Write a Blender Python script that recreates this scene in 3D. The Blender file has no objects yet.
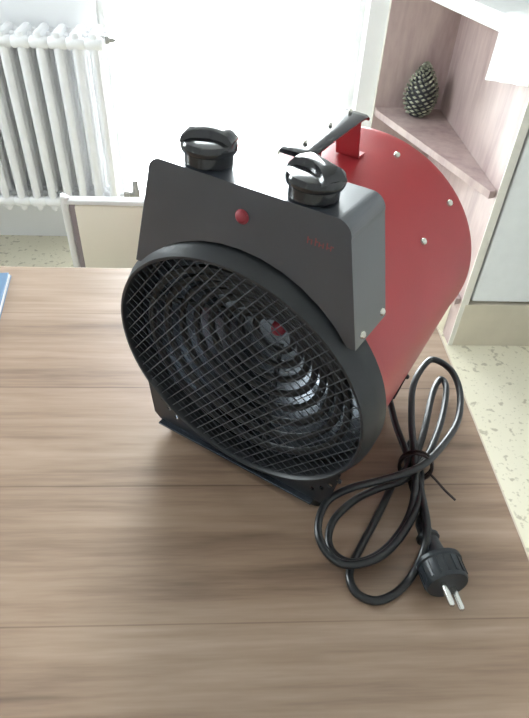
import bpy, bmesh, math, random
from mathutils import Vector, Matrix
random.seed(7)
S = bpy.context.scene
C = S.collection
R = math.radians

# ------------------------------------------------------------------ camera
CAM_Z = 1.175
pitch, roll, yaw, FPX = 0.7370356, 0.0598768, 0.0789435, 596.88
cd = bpy.data.cameras.new('camera'); cam = bpy.data.objects.new('camera', cd); C.objects.link(cam)
fw = Vector((math.sin(yaw)*math.cos(pitch), math.cos(yaw)*math.cos(pitch), -math.sin(pitch)))
r0 = Vector((math.cos(yaw), -math.sin(yaw), 0)); u0 = r0.cross(fw)
rr = r0*math.cos(roll) + u0*math.sin(roll); uu = -r0*math.sin(roll) + u0*math.cos(roll)
M = Matrix((rr, uu, -fw)).transposed().to_4x4(); M.translation = (0, 0, CAM_Z)
cam.matrix_world = M
cd.sensor_fit = 'VERTICAL'; cd.sensor_height = 36.0; cd.lens = 36.0*FPX/718.0
cd.clip_start = 0.01; cd.clip_end = 100
S.camera = cam

# ------------------------------------------------------------------ sky and exposure
w = bpy.data.worlds.new('overcast_sky'); S.world = w; w.use_nodes = True
bg = w.node_tree.nodes['Background']
bg.inputs[0].default_value = (0.90, 0.96, 1.0, 1); bg.inputs[1].default_value = 22.0
S.view_settings.view_transform = 'Standard'; S.view_settings.look = 'None'
S.view_settings.gamma = 1; S.view_settings.use_curve_mapping = False
S.view_settings.exposure = 0.18

def portal(name, loc, rot, sx, sy):      # Cycles light portal: only guides sampling of the sky through an opening
    l = bpy.data.lights.new(name, 'AREA'); l.shape = 'RECTANGLE'; l.size = sx; l.size_y = sy
    l.cycles.is_portal = True
    o = bpy.data.objects.new(name, l); C.objects.link(o); o.location = loc; o.rotation_euler = rot

WALL_Y = 1.955
OX0, OX1, OZ0, OZ1 = -0.40, 0.40, 0.03, 2.50        # glazed door opening in the back wall
LY0, LY1, LZ0, LZ1 = 0.95, 1.65, 0.9, 2.2              # unseen window added in the left wall to brighten the radiator side
portal('door_daylight', ((OX0+OX1)/2, WALL_Y+.14, (OZ0+OZ1)/2), (R(-90), 0, 0), OX1-OX0, OZ1-OZ0)
portal('fill_daylight', (-2.13, (LY0+LY1)/2, (LZ0+LZ1)/2), (0, R(-90), 0), LZ1-LZ0, LY1-LY0)  # sky light through the added left opening

# ------------------------------------------------------------------ materials
def mat(name, col, rough=.5, metal=0, spec=.5, var=.06, scale=30, bump=0, bscale=200, coat=0, ior=1.5, stretch=(1, 1, 1)):
    m = bpy.data.materials.new(name); m.use_nodes = True
    nt = m.node_tree; n = nt.nodes; l = nt.links; b = n['Principled BSDF']
    tc = n.new('ShaderNodeTexCoord'); mp = n.new('ShaderNodeMapping'); mp.inputs['Scale'].default_value = stretch
    l.new(tc.outputs['Object'], mp.inputs[0])
    nz = n.new('ShaderNodeTexNoise'); nz.inputs['Scale'].default_value = scale; nz.inputs['Detail'].default_value = 4
    l.new(mp.outputs[0], nz.inputs['Vector'])
    cr = n.new('ShaderNodeValToRGB')
    cr.color_ramp.elements[0].position = .3; cr.color_ramp.elements[1].position = .7
    cr.color_ramp.elements[0].color = (*[c*(1-var) for c in col], 1); cr.color_ramp.elements[1].color = (*[min(1, c*(1+var)) for c in col], 1)
    l.new(nz.outputs[0], cr.inputs[0]); l.new(cr.outputs[0], b.inputs['Base Color'])
    b.inputs['Roughness'].default_value = rough; b.inputs['Metallic'].default_value = metal
    b.inputs['Specular IOR Level'].default_value = spec; b.inputs['IOR'].default_value = ior
    b.inputs['Coat Weight'].default_value = coat; b.inputs['Coat Roughness'].default_value = .15
    if bump:
        n2 = n.new('ShaderNodeTexNoise'); n2.inputs['Scale'].default_value = bscale; l.new(tc.outputs['Object'], n2.inputs['Vector'])
        bp = n.new('ShaderNodeBump'); bp.inputs['Strength'].default_value = bump; bp.inputs['Distance'].default_value = .001
        l.new(n2.outputs[0], bp.inputs['Height']); l.new(bp.outputs[0], b.inputs['Normal'])
    return m

def wood(name, dark, mid, light, sx, sy, sz, rough=.35, spec=.5, planks=False):
    m = bpy.data.materials.new(name); m.use_nodes = True
    nt = m.node_tree; n = nt.nodes; l = nt.links; b = n['Principled BSDF']
    tc = n.new('ShaderNodeTexCoord')
    def nz(scale, vec, det, dist=0):
        mp = n.new('ShaderNodeMapping'); mp.inputs['Scale'].default_value = vec; l.new(tc.outputs['Object'], mp.inputs[0])
        t = n.new('ShaderNodeTexNoise'); t.inputs['Scale'].default_value = scale; t.inputs['Detail'].default_value = det
        t.inputs['Distortion'].default_value = dist; t.inputs['Roughness'].default_value = .6
        l.new(mp.outputs[0], t.inputs['Vector']); return t
    a = nz(1, (sx, sy, sz), 5, .3)
    f = nz(1, (sx*5, sy*7, sz*7), 3)
    c = n.new('ShaderNodeValToRGB'); e = c.color_ramp.elements
    e[0].position = .34; e[0].color = (*dark, 1); e[1].position = .64; e[1].color = (*light, 1)
    q = e.new(.47); q.color = (*mid, 1)
    mx = n.new('ShaderNodeMix'); mx.data_type = 'FLOAT'; mx.inputs['Factor'].default_value = .3
    l.new(a.outputs[0], mx.inputs['A']); l.new(f.outputs[0], mx.inputs['B'])
    val = mx.outputs['Result']
    if planks:          # printed strip joints: thin dark lines across the laminate
        mp = n.new('ShaderNodeMapping'); mp.inputs['Location'].default_value = (.17, .03, 0)
        l.new(tc.outputs['Object'], mp.inputs[0])
        br = n.new('ShaderNodeTexBrick'); br.inputs['Scale'].default_value = 1; br.inputs['Brick Width'].default_value = 4
        br.inputs['Row Height'].default_value = .118; br.inputs['Mortar Size'].default_value = .0009; br.inputs['Mortar Smooth'].default_value = .8
        br.inputs['Color1'].default_value = (.42, .42, .42, 1); br.inputs['Color2'].default_value = (.58, .58, .58, 1); br.inputs['Mortar'].default_value = (.2, .2, .2, 1)
        br.offset = .37
        l.new(mp.outputs[0], br.inputs['Vector'])
        m2 = n.new('ShaderNodeMix'); m2.data_type = 'FLOAT'; m2.inputs['Factor'].default_value = .3
        l.new(val, m2.inputs['A']); l.new(br.outputs['Color'], m2.inputs['B']); val = m2.outputs['Result']
    l.new(val, c.inputs[0]); l.new(c.outputs[0], b.inputs['Base Color'])
    b.inputs['Roughness'].default_value = rough; b.inputs['Specular IOR Level'].default_value = spec
    return m

def terrazzo():
    m = bpy.data.materials.new('terrazzo'); m.use_nodes = True
    nt = m.node_tree; n = nt.nodes; l = nt.links; b = n['Principled BSDF']
    tc = n.new('ShaderNodeTexCoord')
    def flecks(scale, thr, soft):
        nz = n.new('ShaderNodeTexNoise'); nz.inputs['Scale'].default_value = scale; nz.inputs['Detail'].default_value = 3
        l.new(tc.outputs['Object'], nz.inputs['Vector'])
        r = n.new('ShaderNodeValToRGB'); r.color_ramp.elements[0].position = thr; r.color_ramp.elements[1].position = thr+soft
        l.new(nz.outputs[0], r.inputs[0]); return r
    a = flecks(38, .60, .06); c = flecks(90, .62, .05)
    m1 = n.new('ShaderNodeMix'); m1.data_type = 'RGBA'; m1.inputs['A'].default_value = (.76, .71, .57, 1); m1.inputs['B'].default_value = (.50, .45, .34, 1)
    l.new(a.outputs[0], m1.inputs['Factor'])
    m2 = n.new('ShaderNodeMix'); m2.data_type = 'RGBA'; m2.inputs['B'].default_value = (.58, .53, .41, 1)
    l.new(c.outputs[0], m2.inputs['Factor']); l.new(m1.outputs['Result'], m2.inputs['A'])
    l.new(m2.outputs['Result'], b.inputs['Base Color']); b.inputs['Roughness'].default_value = .3
    return m

def glass():
    m = bpy.data.materials.new('clear_glass'); m.use_nodes = True
    nt = m.node_tree; n = nt.nodes; l = nt.links; n.remove(n['Principled BSDF'])
    t = n.new('ShaderNodeBsdfTransparent'); g = n.new('ShaderNodeBsdfGlossy'); g.inputs['Roughness'].default_value = .02
    t.inputs[0].default_value = (.97, .98, .97, 1)
    f = n.new('ShaderNodeFresnel'); f.inputs[0].default_value = 1.45
    x = n.new('ShaderNodeMixShader'); l.new(f.outputs[0], x.inputs[0]); l.new(t.outputs[0], x.inputs[1]); l.new(g.outputs[0], x.inputs[2])
    l.new(x.outputs[0], n['Material Output'].inputs[0]); return m

MT = dict(
    wall=mat('white_plaster', (.87, .875, .89), .7, var=.02, scale=6, bump=.15, bscale=90),
    ceil=mat('ceiling_paint', (.85, .85, .84), .8, var=.02),
    terr=terrazzo(),
    glass=glass(),
    upvc=mat('white_frame', (.85, .86, .86), .3, var=.02),
    ground=mat('pale_terrace', (.75, .74, .70), .8, var=.05, scale=3),
    table=wood('walnut_laminate', (.120, .073, .049), (.30, .203, .140), (.48, .352, .265), 2.0, 22, 22, rough=.34, spec=.6, planks=True),
    band=mat('lit_edge_band', (.62, .52, .42), .35, var=.05),  # edging colour paled to paint the table edge catching light
    steel=mat('table_leg_steel', (.35, .35, .36), .35, metal=.9),
    shelfwood=wood('pink_oak_laminate', (.31, .22, .215), (.41, .31, .30), (.52, .41, .39), 9, 9, 1.6, rough=.4),
    white_edge=mat('pale_edge_band', (.74, .72, .66), .4, var=.03),
    enamel=mat('white_enamel', (.86, .89, .92), .25, var=.02, coat=.3),
    plinth=mat('beige_plinth', (.62, .56, .45), .5, var=.05, scale=12),
    worktop=mat('white_worktop', (.85, .85, .84), .3, var=.03),
    cloth=mat('white_cotton', (.88, .88, .87), .9, var=.03, scale=80, bump=.4, bscale=600),
    gasket=mat('grey_rubber', (.14, .15, .16), .6),
    smoked=mat('smoked_glass', (.05, .06, .07), .08, var=.02),
    vinyl=mat('cream_vinyl', (.92, .87, .74), .45, var=.03, scale=6),
    chrome=mat('pale_tube', (.82, .82, .82), .3, metal=.3, var=.03),
    mauve=mat('grey_mauve_trim', (.30, .26, .28), .5),
    cream=mat('cream_board', (.72, .63, .47), .5, var=.04, scale=5),
    white=mat('white_paint', (.82, .82, .80), .4, var=.03),
    groove=mat('brown_groove', (.22, .16, .14), .6),
    rad=mat('radiator_enamel', (.84, .84, .86), .35, var=.03, coat=.2),
    brass=mat('dull_nickel', (.35, .34, .32), .35, metal=.9),
    folder=mat('blue_card', (.12, .22, .36), .45, var=.05),
    paper=mat('white_paper', (.8, .82, .85), .8, var=.03),
    cone_core=mat('cone_brown', (.035, .035, .045), .7, var=.3, scale=60),
    cone_tip=mat('cone_pale_scales', (.28, .29, .22), .6, var=.8, scale=55),
    red=mat('red_enamel', (.42, .035, .042), .32, var=.04, scale=20, bump=.06, bscale=500, coat=.25),
    graph=mat('graphite_enamel', (.036, .044, .056), .34, var=.05, scale=40, bump=.03, bscale=700, coat=1.0),
    black=mat('black_steel', (.018, .021, .026), .35, var=.1, scale=60, coat=.1),
    ringm=mat('black_ring_enamel', (.016, .019, .023), .42, var=.06),
    knob=mat('glossy_black_plastic', (.012, .013, .016), .16, var=.1, coat=.4),
    wire=mat('dark_wire', (.045, .05, .06), .4, metal=.2, var=.1),
    coil=mat('dark_coil_steel', (.018, .02, .022), .5, metal=.2, var=.2, scale=60),
    sleeve=mat('galvanised_steel', (.15, .165, .185), .25, metal=.9, var=.12, scale=25),
    basem=mat('dark_polished_steel', (.10, .12, .15), .25, metal=.8, var=.1),
    fan=mat('dark_fan_steel', (.02, .022, .025), .45, metal=.3, var=.1),
    lamp=mat('red_lens', (.30, .03, .045), .4, var=.05),
    ink=mat('red_print', (.17, .028, .035), .5, var=.05),
    screw=mat('bright_screw', (.62, .60, .55), .25, metal=1, var=.05),
    rubber=mat('black_rubber', (.016, .018, .021), .42, var=.1, scale=80),
    cable=mat('black_cable', (.009, .011, .014), .32, var=.12, scale=60, coat=.15),
    plugm=mat('black_plug', (.016, .022, .028), .38, var=.1, scale=80),
    pin=mat('nickel_pin', (.72, .72, .70), .2, metal=1, var=.03),
    tie=mat('brown_tie', (.022, .010, .010), .5, var=.1),
    pipe=mat('white_pipe', (.78, .78, .76), .35, var=.03),
)

# ------------------------------------------------------------------ mesh helpers
class MB:
    def __init__(s): s.v = []; s.f = []
    def add(s, v, f, M=None):
        o = len(s.v); s.v += [tuple(M @ Vector(p)) if M else tuple(p) for p in v]; s.f += [[i+o for i in q] for q in f]; return s
    def box(s, a, b, M=None, bev=0):
        if bev:
            bm = bmesh.new(); bmesh.ops.create_cube(bm, size=1)
            for q in bm.verts: q.co = Vector([a[i]+(b[i]-a[i])*(q.co[i]+.5) for i in range(3)])
            bmesh.ops.bevel(bm, geom=bm.edges[:], offset=bev, segments=2, affect='EDGES', profile=.5)
            return s.bm(bm, M)
        (x0, y0, z0), (x1, y1, z1) = a, b
        v = [(x0,y0,z0),(x1,y0,z0),(x1,y1,z0),(x0,y1,z0),(x0,y0,z1),(x1,y0,z1),(x1,y1,z1),(x0,y1,z1)]
        return s.add(v, [(3,2,1,0),(4,5,6,7),(0,1,5,4),(1,2,6,5),(2,3,7,6),(3,0,4,7)], M)
    def bm(s, bm, M=None):
        bm.verts.index_update(); s.add([v.co.copy() for v in bm.verts], [[v.index for v in f.verts] for f in bm.faces], M); bm.free(); return s
    def lathe(s, prof, M=None, n=48, closed=False):     # prof: (radius, height) about local z
        v = []; f = []; k = len(prof)
        for i in range(n):
            a = 2*math.pi*i/n
            v += [(p[0]*math.cos(a), p[0]*math.sin(a), p[1]) for p in prof]
        for i in range(n):
            j = (i+1) % n
            for q in range(k if closed else k-1):
                q2 = (q+1) % k
                f.append((i*k+q, j*k+q, j*k+q2, i*k+q2))
        if not closed:
            if prof[0][0] > 1e-5: f.append([i*k for i in range(n)][::-1])
            if prof[-1][0] > 1e-5: f.append([i*k+k-1 for i in range(n)])
        return s.add(v, f, M)
    def tube(s, pts, r, n=8, closed=False, M=None):
        P = [Vector(p) for p in pts]; N = len(P); v = []; f = []
        t0 = (P[1]-P[0]).normalized(); up = Vector((0, 0, 1)) if abs(t0.z) < .9 else Vector((1, 0, 0))
        a = t0.cross(up).normalized()
        for i in range(N):
            t = (P[(i+1) % N]-P[i-1]) if closed else (P[min(i+1, N-1)]-P[max(i-1, 0)])
            t.normalize(); a = (a - t*a.dot(t)).normalized(); b = t.cross(a)
            rad = r[i] if isinstance(r, (list, tuple)) else r
            for k in range(n):
                g = 2*math.pi*k/n; v.append(P[i] + (a*math.cos(g)+b*math.sin(g))*rad)
        for i in range(N if closed else N-1):
            j = (i+1) % N
            for k in range(n): f.append((i*n+k, i*n+(k+1) % n, j*n+(k+1) % n, j*n+k))
        if not closed: f.append(list(range(n))[::-1]); f.append([(N-1)*n+k for k in range(n)])
        return s.add(v, f, M)
    def prism(s, poly, z0, z1, M=None):       # convex-ish polygon in xy, extruded along z
        n = len(poly); v = [(x, y, z0) for x, y in poly]+[(x, y, z1) for x, y in poly]
        return s.add(v, [list(range(n))[::-1], list(range(n, 2*n))]+[(i, (i+1) % n, n+(i+1) % n, n+i) for i in range(n)], M)
    def build(s, name, m, parent=None, smooth=False, ang=40):
        me = bpy.data.meshes.new(name); me.from_pydata([tuple(p) for p in s.v], [], s.f); me.validate()
        bm = bmesh.new(); bm.from_mesh(me); bmesh.ops.recalc_face_normals(bm, faces=bm.faces[:])
        if smooth:
            for f in bm.faces: f.smooth = True
            for e in bm.edges:
                if len(e.link_faces) == 2 and e.calc_face_angle(0) > R(ang): e.smooth = False
        bm.to_mesh(me); bm.free()
        me.materials.append(MT[m])
        o = bpy.data.objects.new(name, me); C.objects.link(o); o.parent = parent
        return o
def holed(outer, holes, z0, z1, M=None):      # flat plate with real holes
    bm = bmesh.new(); ed = []
    for lp in [outer]+holes:
        vs = [bm.verts.new((x, y, z0)) for x, y in lp]
        ed += [bm.edges.new((vs[i], vs[(i+1) % len(vs)])) for i in range(len(vs))]
    bmesh.ops.triangle_fill(bm, use_beauty=True, use_dissolve=False, edges=ed)
    g = bmesh.ops.extrude_face_region(bm, geom=bm.faces[:])
    for q in g['geom']:
        if isinstance(q, bmesh.types.BMVert): q.co.z += z1-z0
    mb = MB(); mb.bm(bm, M); return mb
def tag(o, label, cat, group=None, kind=None):
    o['label'] = label; o['category'] = cat
    if group: o['group'] = group
    if kind: o['kind'] = kind
    return o
def empty(name, loc, rz=0):
    o = bpy.data.objects.new(name, None); C.objects.link(o); o.location = loc; o.rotation_euler = (0, 0, rz); o.empty_display_size = .05
    return o
def copy_part(o, loc, parent):
    c = o.copy(); C.objects.link(c); c.parent = parent; c.location = loc; return c
def T(x, y, z): return Matrix.Translation((x, y, z))
def smooth_path(pts, k=8):
    out = []; P = [Vector(p) for p in pts]; n = len(P)
    for i in range(n-1):
        a, b, c, d = P[max(i-1, 0)], P[i], P[i+1], P[min(i+2, n-1)]
        for j in range(k):
            t = j/k
            out.append(.5*((2*b)+(c-a)*t+(2*a-5*b+4*c-d)*t*t+(3*b-a-3*c+d)*t**3))
    out.append(P[-1]); return out
ZM = lambda p, d: Matrix.Translation(p) @ Vector((0, 0, 1)).rotation_difference(Vector(d)).to_matrix().to_4x4()   # local z along d

# ================================================================== the setting
X0, X1, Y0, ZC = -2.0, 1.75, -2.4, 2.55
def st(o, label, cat): return tag(o, label, cat, kind='structure')
st(MB().box((X0-.15, Y0-.15, -.06), (X1+.15, WALL_Y+.15, 0)).build('floor', 'terr'), 'cream terrazzo floor with brown and grey flecks', 'floor')
st(MB().box((X0-.15, Y0-.15, ZC), (X1+.15, WALL_Y+.15, ZC+.06)).build('ceiling', 'ceil'), 'plain white ceiling over the room', 'ceiling')
m = MB(); yb = WALL_Y+.15
m.box((X0-.15, WALL_Y, 0), (OX0, yb, ZC)); m.box((OX1, WALL_Y, 0), (X1+.15, yb, ZC)); m.box((OX0, WALL_Y, OZ1), (OX1, yb, ZC)); m.box((OX0, WALL_Y, 0), (OX1, yb, OZ0))
st(m.build('wall_back', 'wall'), 'white plaster wall behind the radiator and glazed opening', 'wall')
m = MB(); m.box((X0-.15, Y0, 0), (X0, LY0, ZC)); m.box((X0-.15, LY1, 0), (X0, WALL_Y, ZC)); m.box((X0-.15, LY0, 0), (X0, LY1, LZ0)); m.box((X0-.15, LY0, LZ1), (X0, LY1, ZC))
st(m.build('wall_left', 'wall'), 'white plaster wall with added fill window on the left', 'wall')
st(MB().box((X1, Y0, 0), (X1+.15, WALL_Y, ZC)).build('wall_right', 'wall'), 'white plaster wall closing the right side', 'wall')
st(MB().box((X0-.15, Y0-.15, 0), (X1+.15, Y0, ZC)).build('wall_front', 'wall'), 'white plaster wall behind the camera', 'wall')
st(MB().box((-9, yb, -.12), (9, 9, -.02)).build('terrace_ground', 'ground'), 'pale terrace ground outside the glazed opening', 'terrace')

def window(name, label, org, M, wd, ht, fw_=.02, mull=0):
    root = empty(name, org); root.rotation_euler = M
    st(root, label, 'window')
    f = MB(); d = .05
    f.box((0, 0, 0), (fw_, d, ht)); f.box((wd-fw_, 0, 0), (wd, d, ht)); f.box((fw_, 0, 0), (wd-fw_, d, fw_)); f.box((fw_, 0, ht-fw_), (wd-fw_, d, ht))
    f.build('window_frame', 'upvc', root)
    xs = [fw_+(wd-2*fw_)*i/(mull+1) for i in range(mull+2)]
    for i in range(mull+1):
        MB().box((xs[i], .022, fw_), (xs[i+1], .028, ht-fw_)).build('pane', 'glass', root)
        if i: MB().box((xs[i]-.025, 0, fw_), (xs[i]+.025, d, ht-fw_)).build('mullion', 'upvc', root)
    return root
window('window_1', 'tall glazed opening flooded with white daylight behind the heater', (OX0, WALL_Y+.07, OZ0), (0, 0, 0), OX1-OX0, OZ1-OZ0)
window('fill_window', 'unseen window added in the left wall for fill light', (X0-.07, LY0, LZ0), (0, 0, R(90)), LY1-LY0, LZ1-LZ0, .05, 1)  # added out of view as fill light

# ================================================================== table
TX0, TX1, TY0, TY1, TZ = -.86, .239, -.20, .635, .75
tb = empty('dining_table', ((TX0+TX1)/2, (TY0+TY1)/2, 0)); tag(tb, 'walnut laminate table top carrying the red fan heater', 'table')
hx, hy = (TX1-TX0)/2, (TY1-TY0)/2
MB().box((-hx+.0015, -hy+.0015, TZ-.026), (hx-.0015, hy-.0015, TZ), bev=.0012).build('table_top', 'table', tb)
m = MB(); e = .0015
m.box((-hx, -hy, TZ-.025), (-hx+e, hy, TZ-.001)); m.box((hx-e, -hy, TZ-.025), (hx, hy, TZ-.001)); m.box((-hx+e, -hy, TZ-.025), (hx-e, -hy+e, TZ-.001)); m.box((-hx+e, hy-e, TZ-.025), (hx-e, hy, TZ-.001))
m.build('edge_band', 'band', tb)['label'] = 'edge band paled as if catching light'
for sy in (-1, 1): MB().box((-hx+.10, sy*(hy-.07)-.012, TZ-.08), (hx-.10, sy*(hy-.07)+.012, TZ-.0265)).build('apron', 'steel', tb)
for sx in (-1, 1):
    for sy in (-1, 1):
        m = MB(); x, y = sx*(hx-.07), sy*(hy-.07)
        m.lathe([(.017, 0), (.02, .004), (.02, .02), (.0175, .024), (.0175, TZ-.03), (.03, TZ-.03), (.03, TZ-.026)], T(x, y, 0), 20); m.build('leg', 'steel', tb, True)

# ================================================================== radiator
RXE, RY = -.352, 1.81
rad = empty('radiator', (RXE, RY, 0)); tag(rad, 'white column radiator against the back wall', 'radiator')
PIT = .0495
def column():
    m = MB(); zt, zb = .70, .198
    for dy, rr_ in ((0, .0125), (.042, .0115), (.084, .0125)):
        m.lathe([(.0005, zb-.016), (.007, zb-.013), (rr_*.85, zb-.006), (rr_, zb+.006), (rr_, zt-.006), (rr_*.85, zt+.006), (.006, zt+.012), (.0005, zt+.013)], T(0, dy, 0), 14)
    for z, hh in ((zt-.008, .020), (zb+.02, .016)):       # header bodies joining the tubes front to back
        m.box((-.0125, -.010, z-hh), (.0125, .094, z+hh+(.008 if z > .5 else 0)), bev=.009)
        for dy in (0, .042, .084): m.lathe([(.013, -.0247), (.0165, -.019), (.0165, .019), (.013, .0247)], T(0, dy, z) @ Matrix.Rotation(R(90), 4, 'Y'), 14)
    return m
first = column().build('radiator_column', 'rad', rad, True)
first.location = (-.025, 0, 0)
for i in range(1, 13): copy_part(first, (-.025-PIT*i, 0, 0), rad)
m = MB(); m.lathe([(.011, 0), (.011, .010), (.007, .011), (.007, .022), (.004, .023), (.004, .028)], ZM((0, .042, .692), (1, 0, 0)), 12); m.build('bleed_valve', 'brass', rad, True)
m = MB(); m.lathe([(.012, 0), (.012, .016), (.009, .017), (.009, .03)], ZM((0, .042, .225), (1, 0, 0)), 14); m.lathe([(.013, -.02), (.013, .018), (.010, .022), (.010, .045), (.006, .05)], T(.038, .042, .225), 14)
v = m.build('supply_valve', 'brass', rad, True)
m = MB(); m.tube([(.038, .042, .206), (.038, .042, 0)], .0085, 12); m.build('supply_pipe', 'pipe', rad, True)
for x in (-.10, -.55):
    for z in (.60, .27): MB().box((x-.012, .09, z), (x+.012, WALL_Y-RY, z+.03)).build('wall_bracket', 'rad', rad)

# ================================================================== chair pushed in behind the table
CX0, CX1, CY = -.228, .152, .745
ch = empty('dining_chair', ((CX0+CX1)/2, CY, 0)); tag(ch, 'cream padded chair with pale frame tucked behind the table', 'chair')
cw = (CX1-CX0)/2
for sx in (-1, 1):
    x = sx*(cw-.005)
    m = MB(); m.tube(smooth_path([(x*1.0, .05, 0), (x, .01, .40), (x, .004, .60), (x, 0, .772), (x*.985, -.001, .782)], 5), .0055, 10); m.build('back_post', 'chrome', ch, True)
    m = MB(); m.tube([(x*.95, -.38, 0), (x*.95, -.36, .435)], .0095, 10); m.build('leg', 'chrome', ch, True)
    m = MB(); m.tube([(x, .012, .40), (x*.95, -.362, .425)], .008, 10); m.build('seat_rail', 'chrome', ch, True)
m = MB(); m.box((-cw+.002, -.006, .778), (cw-.002, .010, .785), bev=.003); m.build('top_rail', 'chrome', ch, True)
bk = MB().box((-cw+.017, -.006, .50), (cw-.017, .014, .778), bev=.005).build('backrest', 'vinyl', ch, True)
for sx in (-1, 1):
    x = sx*(cw-.0145); MB().box((x-.004, -.003, .50), (x+.004, .008, .778), bev=.001).build('side_trim', 'mauve', bk)
MB().box((-cw+.02, -.37, .436), (cw-.02, -.02, .475), bev=.012).build('seat', 'vinyl', ch, True)

# ================================================================== kitchen corner
SX, FY = .669, 1.36
un = empty('corner_shelf_unit', (SX, WALL_Y, 0)); tag(un, 'open wooden corner shelf at the end of the worktop', 'shelf unit')
D = WALL_Y-FY
MB().box((0, -D+.004, 0), (.020, 0, .83)).build('side_panel', 'shelfwood', un)
MB().box((-.0005, -D, 0), (.0205, -D+.004, .83)).build('edge_strip', 'white_edge', un)
MB().box((-.212, -.018, .0), (0, 0, .83)).build('back_panel', 'shelfwood', un)
MB().box((-.2135, -.0185, .0), (-.212, 0, .83)).build('edge_strip', 'white_edge', un)
def tri(z0, z1, name, inset=0):
    return MB().prism([(-.210+inset, -.018), (-.001, -.018), (-.001, -D+.012+inset), (-.018, -D+.008+inset), (-.210+inset, -.045)], z0, z1).build(name, 'shelfwood', un)
tri(.484, .504, 'shelf'); tri(.150, .170, 'shelf')
MB().prism([(-.18, -.02), (-.001, -.02), (-.001, -D+.06)], 0, .15).build('kick_board', 'plinth', un)

wt = MB().prism([(-.178, 0), (-.004, -D-.02), (X1-SX, -D-.02), (X1-SX, 0)], .8305, .868)
o = wt.build('worktop', 'worktop'); o.location = (SX, WALL_Y, 0); tag(o, 'white kitchen worktop above the wooden corner shelf', 'worktop')

# white cloth over the diagonal worktop edge
cl = MB(); N = 14
p0, p1 = Vector((.6210, 1.4950)), Vector((.6608, 1.354)); dirn = (p1-p0); nrm = Vector((dirn.y, -dirn.x)).normalized()
if nrm.x > 0: nrm = -nrm
prof = [(-.10, .872), (-.04, .872), (-.004, .8725), (.004, .868), (.0065, .855), (.007, .82), (.008, .78), (.009, .752), (.010, .742)]
vs = []; fs = []
for side in (0, 1):
    for i in range(N+1):
        u = i/N; base = p0+dirn*u
        for k, (d_, z) in enumerate(prof):
            wv = .003*math.sin(u*17)*(max(0, k-3)/5)
            dd = d_+wv+side*.003*(1 if k > 2 else 0); zz = z+(side*.003 if k <= 3 else 0)
            q = base+nrm*(dd+.0005); vs.append((q.x, q.y, zz if k < 4 else .868-(.868-zz)*(1.09-.24*u)))
K = len(prof); L = (N+1)*K
for i in range(N):
    for k in range(K-1):
        a = i*K+k; fs.append((a, a+1, a+K+1, a+K)); fs.append((L+a, L+a+K, L+a+K+1, L+a+1))
for i in range(N):
    for k in (0, K-1): a = i*K+k; fs.append((a, a+K, L+a+K, L+a))
for k in range(K-1):
    for i in (0, N): a = i*K+k; fs.append((a, a+1, L+a+1, L+a))
o = MB().add(vs, fs).build('kitchen_cloth', 'cloth', smooth=True); tag(o, 'white cloth hanging over the worktop edge above the shelf', 'cloth')

wm = empty('washing_machine', (SX+.0225, FY+.006, 0)); tag(wm, 'white appliance with round grey door under the worktop', 'appliance')
WW = .60
MB().box((.006, .022, .156), (WW, .575, .826), bev=.006).build('body', 'enamel', wm)
MB().box((.008, 0, .160), (WW, .021, .70), bev=.006).build('front_panel', 'enamel', wm)
MB().box((.008, 0, .704), (WW, .021, .824), bev=.006).build('control_panel', 'enamel', wm)
dr = MB().lathe([(.145, -.006), (.150, .018), (.178, .024), (.190, .014), (.193, 0), (.145, 0)], ZM((.303, 0, .40), (0, -1, 0)), 56, closed=True).build('door_ring', 'gasket', wm, True)
MB().lathe([(.146, .004), (.13, .018), (.08, .030), (.0005, .034)], ZM((.303, 0, .40), (0, -1, 0)), 48).build('door_glass', 'smoked', dr, True)
MB().lathe([(.026, 0), (.026, .012), (.022, .018), (.0005, .018)], ZM((.45, 0, .765), (0, -1, 0)), 24).build('dial', 'gasket', wm, True)
MB().box((.03, -.003, .735), (.17, 0, .80), bev=.001).build('detergent_drawer', 'enamel', wm)
o = MB().box((0, 0, 0), (1.05, .018, .154), bev=.0015).build('plinth_board', 'plinth'); o.location = (SX+.013, FY-.001, 0); tag(o, 'beige plinth board under the white appliance', 'plinth')

# ================================================================== pine cone
pc = empty('pine_cone', (.578, 1.872, .504)); pc.scale = (1.07, 1.07, .90); tag(pc, 'large dark pine cone with pale scale tips on the wooden shelf', 'pine cone')
def cr(u): return .054*(math.sin(math.pi*min(1, (u*.86+.14)))**.75)*(1.0 if u < .35 else 1-.32*(u-.35))
HC = .165
m = MB(); m.lathe([(max(.0005, cr(i/16)*.80), .004+HC*.96*i/16) for i in range(17)], None, 24); m.build('core', 'cone_core', pc, True)
m = MB(); k = 0; total = 190
for k in range(total):
    u = (k+.5)/total; a = k*2.39996; rad_ = cr(u); z = .006+HC*.97*u
    Mx = T(0, 0, z) @ Matrix.Rotation(a, 4, 'Z') @ T(rad_*.74, 0, 0) @ Matrix.Rotation(R(-18-38*u), 4, 'Y')
    sw = .0085*(1-.45*u); L_ = .015*(1-.3*u)
    m.add([(0, -sw*.5, 0), (0, sw*.5, 0), (L_*.8, sw, .001), (L_, 0, .004), (L_*.8, -sw, .001), (L_*.85, 0, -.003), (0, 0, -.003)],
          [(0, 4, 3, 2, 1), (6, 5, 4, 0), (6, 1, 2, 5), (5, 2, 3), (5, 3, 4), (0, 1, 6)], Mx)
o = m.build('scales', 'cone_tip', pc); o['kind'] = 'stuff'

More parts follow.
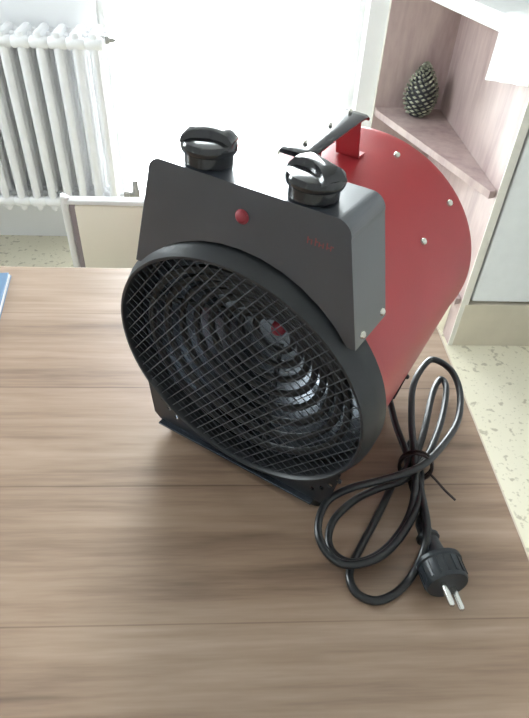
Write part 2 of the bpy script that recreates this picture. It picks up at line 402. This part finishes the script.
# ================================================================== blue folder on the table
fd = empty('blue_folder', (-.276, .495, TZ)); fd.rotation_euler = (0, 0, R(7)); tag(fd, 'blue card folder at the left edge of the table', 'folder')
MB().box((-.20, 0, .0001), (.026, .115, .0016)).build('back_cover', 'folder', fd)
MB().box((-.198, .002, .0017), (.0255, .113, .0045)).build('paper_stack', 'paper', fd)
MB().box((-.20, 0, .0046), (.0245, .1145, .0062), bev=.0006).build('front_cover', 'folder', fd)

# ================================================================== fan heater
YAW, TAU, CH = 0.595, 0.090, .1205
s_ax = Vector((math.cos(YAW), -math.sin(YAW), 0))
hc = Vector((0.00855, 0.31326, 0)) + s_ax*(-.004)
ht = empty('fan_heater', (hc.x, hc.y, TZ), -YAW)
tag(ht, 'red and black drum fan heater standing on the wooden table', 'heater')
BT = T(0, 0, CH) @ Matrix.Rotation(TAU, 4, 'X')         # body frame: x right, y back, z up; origin = centre of the front ring
AX = BT @ Matrix.Rotation(R(-90), 4, 'X')               # lathe axis z -> body +y (towards the back)

BX = BT @ T(0, .03, .14) @ Matrix.Rotation(-TAU-.055, 4, 'X') @ T(.0035, -.03, -.1318)      # control box sits level on the drum
HB = BT @ T(0, .117, .135) @ Matrix.Rotation(-TAU+.02, 4, 'X') @ T(0.002, -.117, -.131)   # handle likewise
RO = .1035
MB().lathe([(RO, .016), (RO, .198), (RO+.0012, .200), (RO+.0012, .204), (RO-.001, .206), (RO-.0025, .204), (RO-.0025, .016)], AX, 96, True).build('drum', 'red', ht, True)
MB().lathe([(.0985, .012), (.0985, .196), (.0975, .196), (.0975, .012)], AX, 72, True).build('inner_sleeve', 'sleeve', ht, True)
MB().lathe([(.1010, .006), (.1013, -.004), (.1022, -.0055), (.1040, -.0055), (.1084, .005), (.1092, .009), (.1092, .019), (.1075, .021), (.0990, .021)], AX, 96, True).build('front_ring', 'ringm', ht, True)
# wire mesh
m = MB(); RG = .1014
for ang in (52, -38):
    Mx = BT @ Matrix.Rotation(R(-ang), 4, 'Y')
    k = -15
    for k in range(-15, 16):
        o_ = k*.0072
        if abs(o_) >= RG-.004: continue
        h_ = math.sqrt(RG*RG-o_*o_); y = -.0022 if ang > 0 else -.0014
        m.tube([(-h_, y, o_), (h_, y, o_)], .00042, 5, M=Mx)
m.build('wire_mesh', 'wire', ht, True)
# conical heating coil, ring by ring
for i in range(8):
    rr_ = .086-.0098*i; b_ = .010+.0062*i
    m = MB(); m.tube([(rr_*math.cos(a), b_, rr_*math.sin(a)) for a in [2*math.pi*j/56 for j in range(56)]], .0030, 8, True, BT)
    m.build('coil_ring', 'coil', ht, True)
for a in (40, 160, 280):
    a = R(a); m = MB()
    m.tube([(.093*math.cos(a), .010, .093*math.sin(a)), (.016*math.cos(a), .060, .016*math.sin(a))], .0022, 6, M=BT); m.build('coil_support', 'coil', ht, True)
# fan and motor
fn = MB().lathe([(.0005, .100), (.012, .101), (.020, .105), (.022, .112), (.022, .13), (.030, .131), (.030, .175), (.024, .18), (.0005, .18)], AX, 36).build('fan_motor', 'fan', ht, True)
for i in range(5):
    a = 2*math.pi*i/5; v = []; nU = 6
    for sd in (0, 1):
        for u in range(nU+1):
            q = u/nU; rr_ = .02+.066*q; w_ = .012+.014*q
            for sg in (-1, 1):
                an = a+sg*w_/rr_; v.append((rr_*math.cos(an), .118+sg*(.010-.004*q)+sd*.0012, rr_*math.sin(an)))
    f = []; o2 = 2*(nU+1)
    for u in range(nU):
        q = 2*u; f += [(q, q+1, q+3, q+2), (o2+q, o2+q+2, o2+q+3, o2+q+1), (q, q+2, o2+q+2, o2+q), (q+1, o2+q+1, o2+q+3, q+3)]
    f += [(0, o2, o2+1, 1), (2*nU, 2*nU+1, o2+2*nU+1, o2+2*nU)]
    MB().add(v, f, BT).build('blade', 'fan', fn)
MB().lathe([(.0005, .054), (.004, .055), (.0062, .058), (.0065, .064), (.004, .066), (.004, .100), (.0005, .100)], AX, 20).build('shaft_cap', 'lamp', fn, True)['label'] = 'small red cap at the coil centre'
# rear guard
m = MB()
for rr_ in (.032, .052, .072, .09): m.tube([(rr_*math.cos(a), .198, rr_*math.sin(a)) for a in [2*math.pi*j/48 for j in range(48)]], .0011, 6, True, BT)
for i in range(6):
    a = R(60*i+30); m.tube([(.03*math.cos(a), .1985, .03*math.sin(a)), (.0985*math.cos(a), .1985, .0985*math.sin(a))], .0013, 6, M=BT)
m.build('rear_guard', 'black', ht, True)

# control box saddled on the drum
def box_mesh():
    bm = bmesh.new()
    TW, BWd, TT, y0, y1 = .0690, .0840, .1395, .010, .056
    def ring(y):
        pts = [(-BWd, .062)]
        for (cx, sg) in ((-TW, -1), (TW, 1)):
            rc = .010
            for j in range(11):
                a = R(180-j*9) if sg < 0 else R(90-j*9)
                pts.append((cx+(rc if sg < 0 else -rc)+rc*math.cos(a), TT-rc+rc*math.sin(a)))
        pts.append((BWd, .062))
        r2 = .1000           # saddle curve along the drum
        a0 = math.atan2(.062, math.sqrt(r2*r2-.062**2)); a1 = math.pi-a0
        for j in range(13):
            a = a0+(a1-a0)*j/12; pts.append((r2*math.cos(a), r2*math.sin(a)))
        return [bm.verts.new((x, y, z)) for x, z in pts]
    A = ring(y0); B = ring(y1); n = len(A)
    bm.faces.new(A); bm.faces.new(B[::-1])
    side = []
    for i in range(n): side.append(bm.faces.new((A[i], A[(i+1) % n], B[(i+1) % n], B[i])))
    es = [e for e in bm.edges if len({round(v.co.y, 5) for v in e.verts}) == 1 and all((v.co.z > .061) and (v.co.x**2+v.co.z**2 > (RO+.004)**2) for v in e.verts)]
    bmesh.ops.bevel(bm, geom=es, offset=.0035, segments=5, affect='EDGES', profile=.5)
    return MB().bm(bm, BX)
cb = box_mesh().build('control_box', 'graph', ht)
def screw(p, d, parent, r_=.0034, name='screw', F=None):
    F = F or BT
    m = MB(); m.lathe([(r_, -.0015), (r_, .0006), (r_*.8, .0018), (r_*.35, .0024), (.0004, .0024)], F @ ZM(p, d), 14)
    return m.build(name, 'screw', parent, True)
for sg in (-1, 1):
    for b_ in (.020, .050): screw((sg*.0826, b_, .0675), (sg, 0, .25), cb, .0027, F=BX)
# knobs
for sx_, an in ((-.0345, 20), (.0365, -24)):
    Mx = BX @ T(sx_, .0255, .140)
    kb = MB().lathe([(.0130, -.0006), (.0146, .0005), (.0146, .0065), (.0164, .0075), (.0170, .009), (.0170, .0115), (.0160, .0135), (.0120, .0150), (.0005, .0154)], Mx, 44).build('knob', 'knob', ht, True)
    Mg = Mx @ Matrix.Rotation(R(an), 4, 'Z'); g = MB(); v = []; f = []; nn = 9
    for i in range(nn):                       # bow-shaped finger grip: pinched in the middle, domed along its length
        u = -1+2*i/(nn-1); x = .0155*u; wd = .0042+.0042*u*u; hz = .0185+.0025*(1-u*u)
        if abs(u) > .99: hz = .0158; wd = .0072
        for (yy, zz) in ((-wd*1.25, .0125), (-wd, hz-.001), (-wd*.6, hz), (wd*.6, hz), (wd, hz-.001), (wd*1.25, .0125)): v.append((x, yy, zz))
    for i in range(nn-1):
        for k in range(6): f.append((i*6+k, i*6+(k+1) % 6, (i+1)*6+(k+1) % 6, (i+1)*6+k))
    f += [list(range(6))[::-1], [(nn-1)*6+k for k in range(6)]]
    g.add(v, f, Mg).build('grip', 'knob', kb, True, 50)
# indicator lamp and red print on the front plate
il = MB().lathe([(.0046, -.001), (.0046, .0006), (.0040, .0009)], BX @ ZM((.0005, .0100, .1215), (0, -1, 0)), 20).build('lamp_bezel', 'lamp', ht, True)
MB().lathe([(.0040, 0), (.0040, .0012), (.0032, .0024), (.0016, .0030), (.0004, .0031)], BX @ ZM((.0005, .0100, .1215), (0, -1, 0)), 20).build('lamp_lens', 'lamp', il, True)
m = MB()
for i in range(7):
    x = .0435+i*.0024; hgt = (.0042, .003, .0046, .003, .003, .0042, .003)[i]
    m.box((x, .00985, .1195), (x+.0007, .01002, .1195+hgt), BX)
    if i in (0, 2, 3, 5, 6): m.box((x+.0007, .00985, .1195+(.0011 if i % 2 else .0023)), (x+.0019, .01002, .1202+(.0011 if i % 2 else .0023)), BX)
m.build('printed_mark', 'ink', ht)['label'] = 'small faint red printing on the front plate'

# strap handle
GT = .1355
sec = []
m = MB(); v = []; f = []
path = [(.073, -.0012), (.075, -.0003), (.080, 0), (.10, .0004), (.13, .0004), (.150, 0), (.157, -.0008), (.160, -.0030)]
for (y, dz) in path:
    for (x, z) in ((-.0115, -.0016), (-.0122, .0), (-.0105, .0012), (-.005, .0016), (0, .0018), (.005, .0016), (.0105, .0012), (.0122, .0), (.0115, -.0016)):
        v.append((x, y, GT+z+dz))
n = 9
for i in range(len(path)-1):
    for k in range(n): f.append((i*n+k, i*n+(k+1) % n, (i+1)*n+(k+1) % n, (i+1)*n+k))
f += [list(range(n))[::-1], [(len(path)-1)*n+k for k in range(n)]]
gp = MB().add(v, f, HB).build('handle_grip', 'knob', ht, True, 50)
for y in (.085, .120, .151): screw((0, y, GT+.0020), (0, 0, 1), gp, .0016, F=HB)
for (yt, yb, yf) in ((.090, .086, .078), (.151, .156, .167)):
    m = MB(); w_ = .0095; t_ = .0012
    sgn = 1 if yf > yb else -1
    prof_ = [(yt, GT-.001), (yb, .1062), (yb+sgn*.001, .1047), (yf, .1042)]
    v = []; f = []
    for (y, z) in prof_:
        for (x, dy) in ((-w_, 0), (w_, 0), (w_, 1), (-w_, 1)):
            v.append((x, y-sgn*t_*dy, z-(t_ if dy and z < .105 else 0)))
    for i in range(3):
        for k in range(4): f.append((i*4+k, i*4+(k+1) % 4, (i+1)*4+(k+1) % 4, (i+1)*4+k))
    f += [(0, 1, 2, 3), (12, 13, 14, 15)]
    lg = MB().add(v, f, HB).build('handle_leg', 'red', ht)
    screw((0, yf-sgn*.005, .1046), (0, 0, 1), lg, .0022, F=HB)
# drum rivets
for a, b_ in ((73, .183), (41, .132), (42, .189), (107, .183), (139, .132), (138, .189), (75, .13)):
    if a == 75: continue
    d = (math.cos(R(a)), 0, math.sin(R(a))); screw((d[0]*(RO+.0008), b_, d[2]*(RO+.0008)), d, ht, .0028, 'rivet')

# stand: front gusset plate with holes, base strip, rear plate, rubber feet
def stand_plate(y, holes=True):
    zb = .0125; out = [(-.088, zb), (-.060, zb), (0, zb), (.060, zb), (.084, zb), (.090, .020), (.093, .052)]
    r2 = .1055; out += [(r2*math.cos(R(a)), CH+r2*math.sin(R(a))) for a in (-42, -52, -60)]
    out = [(-.088, zb), (.078, zb), (.084, .018), (.090, .058)]
    a_s = [-40, -47, -54, -61, -68, -119+0, -126, -133, -140]
    for a in (-40, -47, -54, -61): out.append((r2*math.cos(R(a)), CH+r2*math.sin(R(a))))
    out += [(.035, .0245), (-.035, .0245)]
    for a in (-119, -126, -133, -140): out.append((r2*math.cos(R(a)), CH+r2*math.sin(R(a))))
    out += [(-.098, .058), (-.094, .018)]
    hs = []
    if holes:
        for sg in (-1, 1):
            for (x, z) in ((.0895, .050), (.0835, .0405), (.0765, .0325), (.0690, .0255)):
                hs.append([(sg*x+.0021*math.cos(2*math.pi*j/10), z+.0024*math.sin(2*math.pi*j/10)) for j in range(10)])
    return holed(out, hs, 0, .0016, T(0, y, 0) @ Matrix.Rotation(R(90), 4, 'X'))
sp = stand_plate(.0100).build('stand_plate', 'black', ht)
stand_plate(.150).build('stand_plate', 'black', ht)
MB().box((-.086, .0030, .0110), (.072, .152, .0130), bev=.0005).build('stand_base', 'basem', ht)
for x in (-.074, .070):
    for y in (.019, .140): MB().lathe([(.0078, .0003), (.0085, .0018), (.0075, .0115)], T(x, y, 0), 20).build('rubber_foot', 'rubber', ht, True)
for x in (-.078, .078): screw((x, .0085, -.100), (0, -1, 0), sp, .0022)

# power cord, tie and plug: laid out in room coordinates, stored in the heater's frame
INV = (T(hc.x, hc.y, TZ) @ Matrix.Rotation(-YAW, 4, 'Z')).inverted()
def W3(p): return INV @ Vector((p[0], p[1], TZ+p[2]))
g0 = BT @ Vector((.02, .165, -RO-.004))
CORD = [(0.152,0.395,0.02),(0.154,0.362,0.014),(0.157,0.32,0.012),(0.143,0.305,0.008),(0.124,0.274,0.006),(0.105,0.245,0.005),(0.092,0.223,0.0045),(0.094,0.207,0.0045),(0.107,0.2,0.0045),(0.123,0.205,0.0045),(0.137,0.216,0.009),(0.147,0.23,0.022),(0.153,0.249,0.026),(0.158,0.286,0.02),(0.161,0.315,0.018),(0.179,0.355,0.015),(0.2,0.405,0.012),(0.213,0.425,0.012),(0.216,0.414,0.012),(0.206,0.385,0.012),(0.191,0.353,0.015),(0.167,0.313,0.024),(0.146,0.296,0.02),(0.124,0.29,0.016),(0.104,0.282,0.012),(0.086,0.267,0.009),(0.079,0.252,0.006),(0.081,0.238,0.006),(0.093,0.229,0.007),(0.112,0.232,0.01),(0.131,0.246,0.014),(0.147,0.269,0.02),(0.156,0.302,0.025),(0.166,0.359,0.024),(0.177,0.402,0.026),(0.194,0.428,0.03),(0.205,0.432,0.032),(0.218,0.418,0.03),(0.22,0.392,0.026),(0.209,0.359,0.024),(0.188,0.33,0.026),(0.163,0.303,0.033),(0.144,0.293,0.033),(0.122,0.289,0.028),(0.099,0.285,0.024),(0.081,0.277,0.02),(0.072,0.263,0.017),(0.07,0.246,0.015),(0.076,0.232,0.014),(0.086,0.224,0.014),(0.103,0.224,0.016),(0.119,0.231,0.018),(0.135,0.246,0.02),(0.151,0.269,0.022),(0.161,0.297,0.018),(0.168,0.328,0.012),(0.168,0.348,0.008),(0.16,0.333,0.006),(0.157,0.306,0.007),(0.156,0.28,0.011),(0.1532,0.26,0.0148)]
pts = [g0+Vector((0, 0, .003)), g0+Vector((.012, .001, -.006)), g0+Vector((.035, 0, -.008))]+[W3(p) for p in CORD]
MB().tube(smooth_path(pts, 7), .0032, 10).build('power_cord', 'cable', ht, True)
MB().lathe([(.009, -.004), (.009, .003), (.006, .006), (.0055, .012), (.0042, .012)], ZM(g0+Vector((0, 0, .005)), (.7, 0, -.5)), 16).build('cord_gland', 'rubber', ht, True)
tc_ = Vector((.159, .309, .0200)); m = MB()
td = Vector((.30, .95, 0)).normalized(); sd = Vector((td.y, -td.x, 0))
m.tube([W3(tc_+sd*.0135*math.cos(a)+Vector((0, 0, 1))*.0176*math.sin(a)) for a in [2*math.pi*j/24 for j in range(24)]], .0016, 6, True)
m.tube([W3(tc_+sd*.0135*math.cos(a)+Vector((0, 0, 1))*.0176*math.sin(a)+td*.003) for a in [2*math.pi*j/24 for j in range(24)]], .0014, 6, True)
m.tube(smooth_path([W3((.168, .302, .022)), W3((.174, .294, .020)), W3((.180, .288, .016)), W3((.188, .281, .012))], 4), .0011, 6)
m.build('cable_tie', 'tie', ht, True)['label'] = 'thin brown twist tie'
pa, pb = Vector((.1530, .260, .0150)), Vector((.1590, .2035, .0190)); pd = (pb-pa); LN = pd.length; pd.normalize()
INVR = INV.to_3x3()
PM = ZM(W3(pa), INVR @ pd)
pl = MB().lathe([(.0042, 0), (.0055, .003), (.0062, .014), (.0090, .015), (.0090, .0175), (.0072, .0185), (.0082, .028), (.0100, .034), (.0140, .0365), (.0174, .0372), (.0175, .0400), (.0162, .041), (.0160, LN-.002), (.0150, LN), (.0005, LN)], PM, 40).build('plug', 'plugm', ht, True)
for i in range(16):
    a = 2*math.pi*i/16
    MB().box((.0150, -.0009, .0415), (.0167, .0009, LN-.003), PM @ Matrix.Rotation(a, 4, 'Z')).build('grip_rib', 'plugm', pl)
for sg in (-1, 1):
    q = PM @ T(sg*.0060, -.0, LN-.001)
    MB().lathe([(.0024, 0), (.0024, .0165), (.0019, .0182), (.0006, .019)], q, 14).build('plug_pin', 'pin', pl, True)
